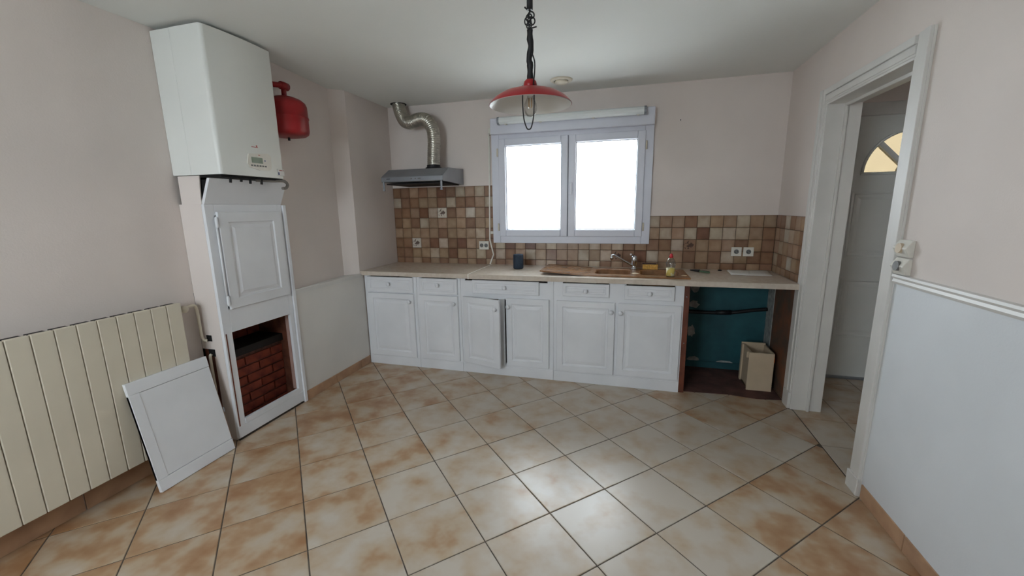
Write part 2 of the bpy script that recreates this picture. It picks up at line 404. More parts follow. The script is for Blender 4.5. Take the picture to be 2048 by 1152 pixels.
def wall_tile(x0, x1, z0, z1, code, side=None):
    if x1-x0 < .012 or z1-z0 < .012: return
    dec = code == '*'
    key = (round(x1-x0, 4), round(z1-z0, 4), dec)
    if key not in TM:
        TM[key] = tile_mesh(x1-x0, z1-z0); TM[key].materials.append(decor_m if dec else wtile_m)
    par = wall_right if side else wall_back
    o = bpy.data.objects.new('tile', TM[key]); COL.objects.link(o); o.parent = par
    if side: o.location = (W-.001, -(x0+x1)/2, (z0+z1)/2); o.rotation_euler = (0, 0, -PI/2)
    else: o.location = ((x0+x1)/2, -.001, (z0+z1)/2)
    c = Vector(lin(PAL[('W' if x1 < 1.1 else 'D') if dec else code])) * random.uniform(.9, 1.08)
    o.color = (c.x*random.uniform(.97, 1.04), c.y, c.z*random.uniform(.94, 1.05), 1)
ZB = WT-.004
def row_z(r): return max(ZB, HB+(6-r)*TP+tg/2), HB+(7-r)*TP-tg/2
for r in range(8):
    z0, z1 = row_z(r)
    for c in range(11): wall_tile(max(.003, TX0+c*TP+tg/2), TX0+(c+1)*TP-tg/2, z0, z1, GRID[r][c])
    if r in UND:
        for c in range(14): wall_tile(TX0+(11+c)*TP+tg/2, TX0+(12+c)*TP-tg/2, z0, min(z1, 1.112), UND[r][c])
    if r in RGT:
        for c in range(11): wall_tile(TX0+(25+c)*TP+tg/2, min(TX0+(26+c)*TP-tg/2, W-.008), z0, z1, RGT[r][c])
        for c in range(6): wall_tile(.008+c*TP+tg/2, min(.008+(c+1)*TP-tg/2, .56), z0, z1, random.choice('MMMLDDMW'), side=True)
boxes('grout_bed', grout2_m, wall_back, (0, TX0+11*TP, -.003, .02, ZB, HB+7*TP), (TX0+11*TP, TX0+25*TP, -.003, .02, ZB, 1.13), (TX0+25*TP, W, -.003, .02, ZB, HB+4*TP))
boxes('grout_bed', grout2_m, wall_right, (W-.003, W+.02, -.56, 0, ZB, HB+4*TP))

boxes('nail', dark_m, wall_back, (2.703, 2.709, -.012, .005, 2.112, 2.12))
# ------------------------------------------------------------------ niche under the worktop (back wall, floor, side)
boxes('teal_paint_panel', teal_m, wall_back, (2.79, W, -.004, .01, .0, .855))
boxes('teal_plinth', teal_m, wall_back, (2.79, W-.1, -.018, 0, 0, .06))
def patch(cx, cz, rx, rz, seed):
    rnd = random.Random(seed); bm = bmesh.new()
    pts = [(cx+math.cos(a*2*PI/14)*rx*rnd.uniform(.65, 1.1), cz+math.sin(a*2*PI/14)*rz*rnd.uniform(.65, 1.1)) for a in range(14)]
    prism(bm, pts, 'y', -.007, -.003)
    obj('plaster_patch', bm, plaster_m, wall_back)
patch(2.91, .74, .05, .07, 1); patch(2.905, .575, .045, .04, 2); patch(2.90, .33, .035, .06, 3); patch(2.93, .075, .06, .025, 4); patch(3.18, .05, .08, .03, 5)
boxes('side_board', bwood_m, wall_right, (W-.008, W+.01, -.6, -.02, 0, .85))
boxes('plaster_strip', plaster_m, wall_right, (W-.012, W+.01, -.16, -.005, .1, .85))
bm = bmesh.new(); prism(bm, [(2.79, -.02), (3.47, -.02), (3.47, -.56), (3.3, -.585), (3.1, -.555), (2.79, -.575)], 'z', -.003, .004)
obj('screed_patch', bm, screed_m, floor)
pp = thing('waste_pipe', 'black waste pipe running along the teal wall under the worktop', 'pipe', (3.15, -.03, .52))
bm = bmesh.new(); tube(bm, smooth_path([(2.79, -.03, .515), (3.0, -.03, .512), (3.2, -.03, .522), (3.36, -.03, .55), (3.47, -.03, .565)], 8), .016, 12); obj('pipe', bm, dark_m, pp)
bm = bmesh.new(); tube(bm, [(3.08, -.03, .516), (3.2, -.03, .522)], .02, 12); obj('coupling', bm, dark_m, pp)

# ------------------------------------------------------------------ baseboards, rails, casings
def trimobj(name, material, label, cat, *bb, bev=.003):
    return tag(boxes(name, material, None, *bb, bev=bev), label, cat, kind='structure')
bsl = thing('baseboard_left', 'beige tile skirting along the foot of the left wall', 'baseboard', (0, -1.0, 0), kind='structure')
for y0, y1 in ((-1.42, -1.09), (-1.085, -.755), (-.75, -.61)): boxes('skirting_tile', skirt_m, bsl, (0, .009, y0, y1, 0, .075), bev=.002)
bsl2 = thing('baseboard_radiator', 'beige tile skirting below the radiator', 'baseboard', (-.19, -3.5, 0), kind='structure')
y = -2.35
while y > D: boxes('skirting_tile', skirt_m, bsl2, (-.19, -.181, max(D, y-.33), y, 0, .09), bev=.002); y -= .335
bsr = thing('baseboard_right', 'beige tile skirting along the foot of the right wall', 'baseboard', (W, -3, 0), kind='structure')
y = -1.64
while y > D: boxes('skirting_tile', skirt_m, bsr, (W-.011, W, max(D, y-.33), y, 0, .075), bev=.002); y -= .335
bm = bmesh.new()
prism(bm, [(-.003, -1.425), (.014, -1.425), (.014, -.652), (-.003, -.652), (-.1, -.745)], 'z', .853, .862)
box(bm, 0, .012, -1.425, -.655, .862-.03, .853); box(bm, 0, .016, -1.425, -.655, .856, .868, .002)
tag(obj('trim_1', bm, trim_m), 'white dado rail on the left wall meeting the worktop', 'rail', kind='structure')
boxes('wainscot', mat('wainscot_neutral_lit', (226, 222, 216), .7, .03, 2.0, .15, 120), wall_corner, (-.01, .003, -1.43, -.61, .07, .853))  # same wainscot without the bluish daylight tint put into the right one
bm = bmesh.new()
prism(bm, [(W, 1.072), (W-.012, 1.074), (W-.018, 1.085), (W-.014, 1.096), (W-.022, 1.106), (W-.02, 1.116), (W, 1.118)], 'y', D, -1.632)
tag(obj('trim_2', bm, trim_m), 'white moulded dado rail on the right wall', 'rail', kind='structure')
boxes('wainscot', wain_m, wall_right, (W-.005, W+.01, D, -1.632, .07, 1.075))
# door casing and lining
cas = thing('trim_3', 'white moulded casing and lining around the open doorway', 'door frame', (W, -1.1, 0), kind='structure')
def casing(bmx, y0, y1, z0, z1, vert, flip=1):
    # stepped moulding profile on the kitchen side
    t = y0 if flip > 0 else y1
    for a, b, d in ((0, 1, .010), (.12, .5, .016), (.55, .95, .022)):
        if vert:
            ya = y0+(y1-y0)*a; yb = y0+(y1-y0)*b; box(bmx, W-d, W, ya, yb, z0, z1, .002)
        else:
            za = z0+(z1-z0)*a; zb = z0+(z1-z0)*b; box(bmx, W-d, W, y0, y1, za, zb, .002)
bm = bmesh.new(); casing(bm, JY1, JY1-.1, 0, JZ+.085, True); obj('casing_side', bm, trim_m, cas)
bm = bmesh.new(); casing(bm, JY0, JY0+.085, 0, JZ+.085, True); obj('casing_side', bm, trim_m, cas)
bm = bmesh.new(); casing(bm, JY1-.0, JY0, JZ, JZ+.085, False); obj('casing_head', bm, trim_m, cas)
boxes('lining_side', trim_m, cas, (W-.008, WR2+.008, JY0-.012, JY0+.0, 0, JZ), (W+.085, W+.1, JY0-.03, JY0-.012, 0, JZ), bev=.002)
boxes('lining_side', trim_m, cas, (W-.008, WR2+.008, JY1, JY1+.012, 0, JZ), (W+.085, W+.1, JY1+.012, JY1+.03, 0, JZ), bev=.002)
boxes('lining_head', trim_m, cas, (W-.008, WR2+.008, JY1+.012, JY0-.012, JZ-.012, JZ), (W+.085, W+.1, JY1+.03, JY0-.03, JZ-.03, JZ-.012), bev=.002)
boxes('plinth_block', trim_m, cas, (W-.026, W, JY0+.0, JY0+.095, 0, .12), bev=.003)
boxes('plinth_block', trim_m, cas, (W-.026, W, JY1-.102, JY1+.0, 0, .09), bev=.003)
boxes('edge_strip', trim_m, wall_right, (W-.02, W, -.608, -.572, 0, .85), bev=.002)

# ------------------------------------------------------------------ hall entrance door
DX0, DX1, DZ1 = 3.93, 4.73, 2.06
d1 = thing('door_1', 'white panelled entrance door with a fan-shaped window, seen through the doorway', 'door', ((DX0+DX1)/2, 0, 0), kind='structure')
boxes('frame', trim_m, d1, (3.88, DX0, .0, .09, 0, 2.15), (DX1, 4.78, .0, .09, 0, 2.15), (DX0, DX1, .0, .09, DZ1, 2.15), bev=.003)
fcx, fcz, fr, hub = 4.33, 1.655, .29, .075
# leaf: slab around a half-round hole
bm = bmesh.new()
nA = 24
arc = [(fcx+math.cos(PI*k/nA)*fr, fcz+math.sin(PI*k/nA)*fr) for k in range(nA+1)]      # right to left over the top
y0_, y1_ = .03, .07
outer = [(DX1, fcz), (DX1, DZ1), (DX0, DZ1), (DX0, fcz)]
def strip_poly(bm, pts): prism(bm, pts, 'y', y0_, y1_)
box(bm, DX0, DX1, y0_, y1_, .01, fcz)
strip_poly(bm, [(fcx+fr, fcz), (DX1, fcz), (DX1, DZ1), (fcx, DZ1)] + [p for p in arc[1:nA//2+1]][::-1][0:])
strip_poly(bm, [(fcx-fr, fcz), (DX0, fcz), (DX0, DZ1), (fcx, DZ1)] + arc[nA//2:nA])
leaf = obj('leaf', bm, white_m, d1)
bm = bmesh.new()
tube(bm, [(fcx+math.cos(PI*k/24)*(fr+.012), .028, fcz+math.sin(PI*k/24)*(fr+.012)) for k in range(25)], .009, 8)
tube(bm, [(fcx-fr-.02, .028, fcz-.012), (fcx+fr+.02, .028, fcz-.012)], .009, 8)
obj('fanlight_moulding', bm, white_m, d1)
for ang in (45, 90, 135):
    a = math.radians(ang); bm = bmesh.new(); n_ = Vector((-math.sin(a), 0, math.cos(a)))*.016; dr = Vector((math.cos(a), 0, math.sin(a)))
    c = Vector((fcx, 0, fcz)); pts = [c+dr*hub*.8+n_, c+dr*fr+n_, c+dr*fr-n_, c+dr*hub*.8-n_]
    prism(bm, [(p.x, p.z) for p in pts], 'y', .025, .07); obj('glazing_bar', bm, white_m, d1)
bm = bmesh.new(); prism(bm, [(fcx+math.cos(PI*k/12)*hub, fcz+math.sin(PI*k/12)*hub) for k in range(13)], 'y', .025, .07); obj('fan_hub', bm, white_m, d1)
for k in range(4):
    bm = bmesh.new(); a0, a1 = PI*k/4, PI*(k+1)/4
    pts = [(fcx+math.cos(a0+(a1-a0)*t/6)*fr, fcz+math.sin(a0+(a1-a0)*t/6)*fr) for t in range(7)] + [(fcx+math.cos(a0+(a1-a0)*t/3)*hub*.9, fcz+math.sin(a0+(a1-a0)*t/3)*hub*.9) for t in (3, 2, 1, 0)]
    prism(bm, pts, 'y', .048, .052); obj('pane', bm, amber_g, d1)
def ring_panel(bm, x0, x1, z0, z1, yf, loops):
    """nested rectangles: loops = [(inset, depth out of the face)], facing -Y at yf"""
    R = []
    for ins, d in loops:
        R.append([bm.verts.new(p) for p in ((x0+ins, yf-d, z0+ins), (x1-ins, yf-d, z0+ins), (x1-ins, yf-d, z1-ins), (x0+ins, yf-d, z1-ins))])
    for A, B in zip(R, R[1:]):
        for i in range(4): bm.faces.new((A[i], A[(i+1) % 4], B[(i+1) % 4], B[i]))
    bm.faces.new(R[-1])
for x0, x1 in ((3.985, 4.305), (4.355, 4.675)):
    for z0, z1 in ((1.0, 1.51), (.35, .83)):
        bm = bmesh.new(); ring_panel(bm, x0, x1, z0, z1, y0_, [(0, -.004), (0, .006), (.012, .008), (.022, .001), (.04, .001), (.06, .005)]); obj('panel', bm, white_m, d1)
boxes('threshold', steel_m, d1, (DX0, DX1, -.01, .1, -.003, .012))

# ------------------------------------------------------------------ kitchen window
win = thing('window_1', 'white two-leaf kitchen window over the sink, blown out by daylight', 'window', (1.79, 0, 1.1), kind='structure')
bm = bmesh.new()
for b in ((1.075, 1.15, 1.10, 2.10), (2.435, 2.505, 1.10, 2.10), (1.15, 2.435, 1.10, 1.165), (1.15, 2.435, 2.045, 2.10)): box(bm, b[0], b[1], -.03, .1, b[2], b[3], .004)
obj('frame', bm, pvc_m, win)
for k, (x0, x1) in enumerate(((1.145, 1.789), (1.794, 2.44))):
    bm = bmesh.new(); z0, z1 = 1.163, 2.05; sw = .063
    for b in ((x0, x0+sw, z0, z1), (x1-sw, x1, z0, z1), (x0+sw, x1-sw, z0, z0+sw), (x0+sw, x1-sw, z1-sw, z1)): box(bm, b[0], b[1], -.045, .03, b[2], b[3], .006)
    cs = obj('casement', bm, pvc_m, win)
    boxes('pane', clear_g, cs, (x0+sw, x1-sw, .0, .004, z0+sw, z1-sw))
    boxes('glazing_bead', steel_m, cs, (x0+sw, x0+sw+.006, -.012, .0, z0+sw, z1-sw), (x1-sw-.006, x1-sw, -.012, .0, z0+sw, z1-sw), (x0+sw, x1-sw, -.012, 0, z1-sw-.006, z1-sw), (x0+sw, x1-sw, -.012, 0, z0+sw, z0+sw+.006))
    hx = x0-.008 if k == 0 else x1+.008
    for hz in (1.25, 1.93):
        bm = bmesh.new(); tube(bm, [(hx, -.045, hz-.035), (hx, -.045, hz+.035)], .007, 10); obj('hinge', bm, ivory_m, cs)
bm = bmesh.new(); box(bm, 1.808, 1.834, -.055, -.044, 1.57, 1.64, .003); tube(bm, [(1.821, -.05, 1.63), (1.821, -.08, 1.63)], .007, 10); box(bm, 1.812, 1.83, -.09, -.075, 1.535, 1.645, .005)
obj('handle', bm, pvc_m, win)
boxes('meeting_bar', pvc_m, win, (1.77, 1.812, .031, .06, 1.166, 2.044))
boxes('outer_sill', ground_m, win, (WX0, WX1, .1, .3, 1.12, 1.155))
bm = bmesh.new(); box(bm, 1.085, 2.503, -.085, .0, 2.085, 2.222, .006); obj('shutter_box', bm, pvc_m, win)
bm = bmesh.new(); box(bm, 1.055, 1.085, -.05, 0, 2.09, 2.15, .004); tube(bm, [(1.062, -.05, 2.10), (1.062, -.065, 2.07), (1.062, -.06, 2.05)], .006, 8); obj('crank_bracket', bm, plug_m, win)

# fluorescent fitting on the shutter box
fl = thing('fluorescent_light', 'long white fluorescent strip light fixed to the shutter box above the window', 'light', (1.8, -.12, 2.15))
bm = bmesh.new(); box(bm, 1.175, 2.43, -.105, -.085, 2.165, 2.21, .003); obj('base_channel', bm, pvc_m, fl)
bm = bmesh.new(); prof = [(-.105, 2.158), (-.14, 2.158), (-.158, 2.17), (-.163, 2.188), (-.158, 2.206), (-.14, 2.217), (-.105, 2.217)]
prism(bm, prof, 'x', 1.19, 2.415); obj('diffuser', bm, tube_m, fl)
for x0, x1 in ((1.172, 1.19), (2.415, 2.433)):
    bm = bmesh.new(); prism(bm, [(y_-.002 if y_ < -.11 else y_, z_+(.002 if z_ > 2.19 else -.002)) for y_, z_ in prof], 'x', x0, x1); obj('end_cap', bm, steel_m, fl)
for x in (1.24, 1.55, 2.0, 2.36): boxes('clip', plug_m, fl, (x, x+.02, -.15, -.12, 2.15, 2.157))

# cable trunking beside the window
tk = thing('cable_trunking', 'thin white cable strip running down the tiles left of the window', 'cable', (1.035, -.01, WT))
bm = bmesh.new(); pth = [(1.05, -.012, 2.08), (1.043, -.012, 1.64), (1.033, -.012, 1.13), (1.068, -.012, .985), (1.03, -.012, WT+.002)]
for a, b in zip(pth, pth[1:]):
    d = Vector(b)-Vector(a); n_ = Vector((-d.z, 0, d.x)).normalized()*.006
    prism(bm, [(p.x, p.z) for p in (Vector(a)+n_, Vector(b)+n_, Vector(b)-n_, Vector(a)-n_)], 'y', -.016, -.0072)
obj('strip', bm, plug_m, tk)
boxes('junction_box', plug_m, tk, (1.045, 1.072, -.02, -.007, 1.185, 1.21), bev=.002)

# ------------------------------------------------------------------ base cabinets
YF = -.6
def knob(parent, x, z, y=YF-.019, r=.017, origin=None):
    bm = bmesh.new(); lathe(bm, [(.006, 0), (.006, -.010), (r, -.016), (r*1.05, -.022), (r*.8, -.029), (0.0, -.031)], (x, y, z), 'y', 20)
    return obj('knob', bm, cab_m, parent)
DOORLOOPS = [(0, 0), (0, .017), (.003, .02), (.048, .02), (.053, .014), (.066, .012), (.072, .015), (.092, .0195)]
DRLOOPS = [(0, 0), (0, .016), (.003, .019), (.024, .019), (.028, .015), (.036, .015), (.042, .018)]
def cab_door(par, x0, x1, z0, z1, kx, kz):
    bm = bmesh.new(); ring_panel(bm, x0, x1, z0, z1, YF, DOORLOOPS); d = obj('door', bm, cab_m, par); knob(d, kx, kz); return d
def cab_drawer(par, x0, x1, z0, z1, kx, kz):
    bm = bmesh.new(); ring_panel(bm, x0, x1, z0, z1, YF, DRLOOPS); d = obj('drawer', bm, cab_m, par); knob(d, kx, kz); return d
def cabinet(label, x0, x1, doors, drawers, stiles):
    c = thing('base_cabinet', label, 'cabinet', ((x0+x1)/2, -.3, 0), 'white base cabinets under the worktop')
    t = .018
    boxes('carcass', bwood_m, c, (x0+.001, x0+t, YF+.02, -.03, .02, .848), (x1-t, x1-.001, YF+.02, -.03, .02, .848), (x0+t, x1-t, YF+.02, -.03, .08, .1), (x0+t, x1-t, -.045, -.03, .1, .7))
    bm = bmesh.new()
    for s0, s1 in stiles: box(bm, s0, s1, YF, YF+.02, .07, .85)
    xs = sorted(stiles)
    for (a0, a1), (b0, b1) in zip(xs, xs[1:]):
        box(bm, a1, b0, YF, YF+.02, .07, .11); box(bm, a1, b0, YF, YF+.02, .675, .826)
    obj('face_frame', bm, cab_m, c)
    boxes('plinth', cab_m, c, (x0, x1, YF-.004, YF+.016, 0, .085), bev=.002)
    ds = [cab_door(c, *d) for d in doors]
    for d in drawers: cab_drawer(c, *d)
    return c, ds
cabinet('white base cabinet in the left corner with one door and one drawer', .008, .535,
    [(.045, .508, .093, .688, .47, .618)], [(.047, .508, .697, .836, .27, .775)], [(.008, .06), (.495, .535)])
cabinet('narrow white base cabinet, second from the left wall, single door and drawer', .537, .955,
    [(.562, .932, .096, .686, .897, .62)], [(.573, .931, .697, .837, .752, .78)], [(.537, .585), (.915, .955)])
c3, ds = cabinet('white base cabinet with two doors, one of them standing ajar', .957, 1.765,
    [(.985, 1.352, .098, .69, 1.318, .612), (1.366, 1.73, .1, .692, 1.385, .62)], [(1.07, 1.647, .722, .836, 1.357, .78)], [(.957, 1.0), (1.715, 1.765)])
boxes('centre_stile', cab_m, c3, (1.3, 1.352, YF-.014, YF+.01, .1, .683), bev=.002)
# swing the ajar door about its left edge
d3 = ds[0]; pv = Vector((.985, YF, 0)); off = world_loc(d3); a = math.radians(-15)
for o_ in [d3]+list(d3.children):
    for v in o_.data.vertices:
        p = v.co+off-pv; v.co = Vector((p.x*math.cos(a)-p.y*math.sin(a), p.x*math.sin(a)+p.y*math.cos(a), p.z))+pv-off
c4, _ = cabinet('wide white base cabinet below the sink with a brown end panel', 1.767, 2.746,
    [(1.793, 2.25, .098, .692, 2.222, .618), (2.274, 2.734, .102, .69, 2.294, .616)],
    [(1.842, 2.203, .73, .836, 2.022, .777), (2.318, 2.678, .724, .833, 2.5, .777)], [(1.767, 1.84), (2.2, 2.33), (2.68, 2.746)])
bm = bmesh.new(); box(bm, 2.746, 2.785, YF, -.02, 0, .85, .002); ep = obj('end_panel', bm, brown_m, c4); ep['label'] = 'bare reddish brown wooden end panel'
for z in (.76, .4):
    bm = bmesh.new(); lathe(bm, [(.005, 0), (.004, -.003), (0, -.004)], (2.765, YF, z), 'y', 12); obj('screw', bm, steel_m, c4)

# ------------------------------------------------------------------ worktops
WY = -.65; ZT0 = .85
bm = bmesh.new(); box(bm, .001, 1.047, WY, -.008, ZT0, WT, .004)
tag(obj('worktop', bm, top_m), 'beige laminate worktop piece in the left corner below the cooker hood', 'worktop')
# right piece with the sink cut-out
SX0, SX1, SY0, SY1 = 2.06, 2.74, -.52, -.14
bm = bmesh.new()
xs = [1.05, SX0, SX1, 3.462]; ys = [WY, SY0, SY1, -.008]
V = {}
for i, x in enumerate(xs):
    for j, y in enumerate(ys):
        for k, z in enumerate((ZT0, WT)): V[i, j, k] = bm.verts.new((x, y, z))
for i in range(3):
    for j in range(3):
        if (i, j) == (1, 1):
            for (a, b) in (((1, 1), (2, 1)), ((2, 1), (2, 2)), ((2, 2), (1, 2)), ((1, 2), (1, 1))):
                bm.faces.new((V[a[0], a[1], 0], V[b[0], b[1], 0], V[b[0], b[1], 1], V[a[0], a[1], 1]))
            continue
        for k in (0, 1): bm.faces.new((V[i, j, k], V[i+1, j, k], V[i+1, j+1, k], V[i, j+1, k]))
for i in range(3):
    for j in (0, 3): bm.faces.new((V[i, j, 0], V[i+1, j, 0], V[i+1, j, 1], V[i, j, 1]))
    for ii in (0, 3): bm.faces.new((V[ii, i, 0], V[ii, i+1, 0], V[ii, i+1, 1], V[ii, i, 1]))
tag(obj('worktop', bm, top_m), 'long beige laminate worktop piece under the window holding the brown sink', 'worktop')
boxes('joint_strip', plug_m, None, (1.045, 1.053, WY-.002, -.01, ZT0-.002, WT+.0015))
tag(bpy.data.objects['joint_strip'], 'thin white joint strip between the two worktop pieces', 'strip')

# ------------------------------------------------------------------ sink
sk = thing('sink', 'brown resin sink with two bowls and a drainboard lifted off the worktop', 'sink', (2.21, -.36, WT))
ZR = WT+.012
def bowl(bm, x0, x1, y0, y1, depth, rr=.05):
    def ring(ins, z, r):
        pts = []
        for cx, cy, a0 in ((x1-ins-r, y1-ins-r, 0), (x0+ins+r, y1-ins-r, 90), (x0+ins+r, y0+ins+r, 180), (x1-ins-r, y0+ins+r, 270)):
            for t in range(5):
                a = math.radians(a0+t*22.5); pts.append(bm.verts.new((cx+math.cos(a)*r, cy+math.sin(a)*r, z)))
        return pts
    R = [ring(0, ZR, rr), ring(.006, ZR-.008, rr), ring(.02, ZR-depth+.03, rr*.9), ring(.045, ZR-depth, rr*.6)]
    for A, B in zip(R, R[1:]):
        n = len(A)
        for i in range(n):
            f = bm.faces.new((A[i], A[(i+1) % n], B[(i+1) % n], B[i])); f.smooth = True
    bm.faces.new(R[-1])
    return R[0]
B1, B2 = (2.075, 2.36, -.50, -.215), (2.43, 2.73, -.50, -.215)
bm = bmesh.new()
r1 = bowl(bm, *B1, .16); r2 = bowl(bm, *B2, .16)
# rim: outer outline to both bowl outlines via triangulated fill
outer = [bm.verts.new(p) for p in ((2.045, -.575, ZR), (2.785, -.585, ZR), (2.78, -.145, ZR), (2.045, -.14, ZR))]
es = []
for ring in (outer, r1, r2):
    for i in range(len(ring)):
        a_, b_ = ring[i], ring[(i+1) % len(ring)]
        e = bm.edges.get((a_, b_)) or bm.edges.new((a_, b_)); es.append(e)
bmesh.ops.triangle_fill(bm, use_beauty=True, edges=es)
low = [bm.verts.new((v.co.x, v.co.y, WT+.0005)) for v in outer]
for i in range(4): bm.faces.new((outer[i], outer[(i+1) % 4], low[(i+1) % 4], low[i]))
obj('bowls', bm, sink_m, sk)
# drainboard rises towards its left end
bm = bmesh.new(); nx, ny = 16, 10; G_ = {}
for i in range(nx+1):
    for j in range(ny+1):
        u, v = i/nx, j/ny; x = 1.64+.405*u; y = -.545-.03*u+(.395+.04*u)*v
        rise = .022*(1-u)
        groove = .004*(0 if j in (0, ny) or i in (0, nx) else (1 if j % 2 else .3))
        G_[i, j] = bm.verts.new((x, y, ZR+rise-groove))
for i in range(nx):
    for j in range(ny):
        f = bm.faces.new((G_[i, j], G_[i+1, j], G_[i+1, j+1], G_[i, j+1]))
rim = [G_[i, 0] for i in range(nx+1)]+[G_[nx, j] for j in range(1, ny+1)]+[G_[i, ny] for i in range(nx-1, -1, -1)]+[G_[0, j] for j in range(ny-1, 0, -1)]
lo_ = [bm.verts.new((v.co.x, v.co.y, v.co.z-.011)) for v in rim]
for i in range(len(rim)): bm.faces.new((rim[i], rim[(i+1) % len(rim)], lo_[(i+1) % len(rim)], lo_[i]))
bm.faces.new(lo_)
obj('drainboard', bm, sink_m, sk)
for b in (B1, B2):
    bm = bmesh.new(); lathe(bm, [(.0, .004), (.02, .004), (.036, .002), (.038, 0)], ((b[0]+b[1])/2, (b[2]+b[3])/2, ZR-.16), 'z', 24); obj('drain', bm, chrome_m, sk)
bm = bmesh.new(); lathe(bm, [(.0, .0025), (.02, .002), (.032, .0)], (2.395, -.43, ZR), 'z', 20); obj('limescale_spot', bm, limes_m, sk)
bm = bmesh.new(); lathe(bm, [(.0, .0025), (.016, .002), (.022, .0)], (2.752, -.47, ZR), 'z', 20); obj('limescale_spot', bm, limes_m, sk)

fa = thing('faucet', 'chrome mixer tap with a long swivel spout behind the sink', 'faucet', (2.385, -.19, ZR))
bm = bmesh.new(); lathe(bm, [(.028, 0), (.028, .006), (.02, .01), (.02, .04), (.023, .045), (.024, .1), (.02, .112), (.0, .116)], (2.385, -.19, ZR), 'z', 24); obj('body', bm, chrome_m, fa)
bm = bmesh.new(); tube(bm, smooth_path([(2.375, -.195, ZR+.03), (2.33, -.21, ZR+.055), (2.25, -.24, ZR+.105), (2.222, -.25, ZR+.122), (2.205, -.256, ZR+.122), (2.198, -.258, ZR+.112)], 6), [.009]*31 and .009, 12); obj('spout', bm, chrome_m, fa)
bm = bmesh.new(); lathe(bm, [(.011, -.02), (.012, 0), (.008, .004)], (2.199, -.258, ZR+.108), 'z', 14); obj('aerator', bm, chrome_m, fa)
bm = bmesh.new(); tube(bm, [(2.38, -.19, ZR+.108), (2.37, -.215, ZR+.125), (2.355, -.255, ZR+.132)], [.006, .006, .008], 10); obj('lever', bm, chrome_m, fa)

sp = thing('sponge', 'yellow sponge with a dark scouring top on the back rim of the sink', 'sponge', (2.515, -.165, ZR))
bm = bmesh.new(); box(bm, 2.457, 2.578, -.195, -.148, ZR+.0005, ZR+.042, .004); obj('foam', bm, sponge_m, sp)
bm = bmesh.new(); box(bm, 2.452, 2.565, -.192, -.146, ZR+.042, ZR+.05, .002); obj('scouring_pad', bm, scour_m, sp)

bt = thing('soap_bottle', 'clear soap bottle with red cap and yellow label on the sink edge', 'bottle', (2.645, -.545, ZR))
bm = bmesh.new(); lathe(bm, [(0, 0), (.028, 0), (.03, .006), (.03, .07), (.034, .085), (.036, .1), (.03, .122), (.018, .138), (.012, .143), (.012, .15)], (2.645, -.545, ZR+.0005), 'z', 28); obj('body', bm, bott_g, bt)
bm = bmesh.new(); lathe(bm, [(.0306, .008), (.0306, .068)], (2.645, -.545, ZR), 'z', 28); obj('label_band', bm, label_m, bt)
bm = bmesh.new(); lathe(bm, [(.014, .143), (.0145, .158), (.009, .168), (.008, .174), (0, .175)], (2.645, -.545, ZR), 'z', 20); obj('cap', bm, redcap_m, bt)

ssp = thing('speaker', 'small dark blue cylindrical speaker on the worktop below the window', 'speaker', (1.38, -.25, WT))
bm = bmesh.new(); lathe(bm, [(.0, .004), (.043, .004), (.046, .01), (.046, .122), (.042, .13), (.035, .131), (.034, .127), (0, .127)], (1.38, -.25, WT), 'z', 32); obj('body', bm, navy_m, ssp)
bm = bmesh.new(); lathe(bm, [(.0, 0), (.04, 0), (.042, .005), (0, .005)], (1.38, -.25, WT), 'z', 32); obj('base', bm, dark_m, ssp)

kn = thing('pliers', 'dark pliers with green grips lying right of the sink', 'pliers', (2.9, -.21, WT))
bm = bmesh.new(); tube(bm, [(2.835, -.165, WT+.012), (2.87, -.185, WT+.012), (2.9, -.21, WT+.012)], [.006, .009, .011], 10); obj('jaw', bm, dark_m, kn)
for s in (-1, 1):
    bm = bmesh.new(); tube(bm, smooth_path([(2.9, -.21, WT+.011), (2.93, -.235+s*.012, WT+.011), (2.968, -.25+s*.014, WT+.01)], 5), .007, 10); obj('handle', bm, grip_m if s < 0 else dark_m, kn)
cp = thing('bottle_cap', 'small dark cap on the worktop against the tiles', 'cap', (3.073, -.09, WT))
bm = bmesh.new(); lathe(bm, [(.015, 0), (.015, .008), (.013, .01), (0, .01)], (3.073, -.09, WT), 'z', 20); obj('shell', bm, dark_m, cp)

ppr = thing('paper_sheets', 'white paper sheets lying on the right end of the worktop', 'paper', (3.26, -.2, WT))
def sheet(bm, pts, z, seed):
    rnd = random.Random(seed); n = 8; g_ = {}
    P = [Vector((*p, 0)) for p in pts]
    for i in range(n+1):
        for j in range(n+1):
            u, v = i/n, j/n; p = P[0]*(1-u)*(1-v)+P[1]*u*(1-v)+P[2]*u*v+P[3]*(1-u)*v
            g_[i, j] = bm.verts.new((p.x, p.y, z+.004*max(0, math.sin(u*5+seed)*math.sin(v*3+seed))+rnd.uniform(0, .0008)))
    for i in range(n):
        for j in range(n):
            f = bm.faces.new((g_[i, j], g_[i+1, j], g_[i+1, j+1], g_[i, j+1])); f.smooth = True
for k, pts in enumerate((((3.11, -.32), (3.4, -.31), (3.44, -.03), (3.13, -.06)), ((3.12, -.25), (3.25, -.3), (3.29, -.1), (3.14, -.055)))):
    bm = bmesh.new(); sheet(bm, pts, WT+.002+.004*k, k+1); so = obj('sheet', bm, paper_m, ppr)
    md = so.modifiers.new('thickness', 'SOLIDIFY'); md.thickness = .0008

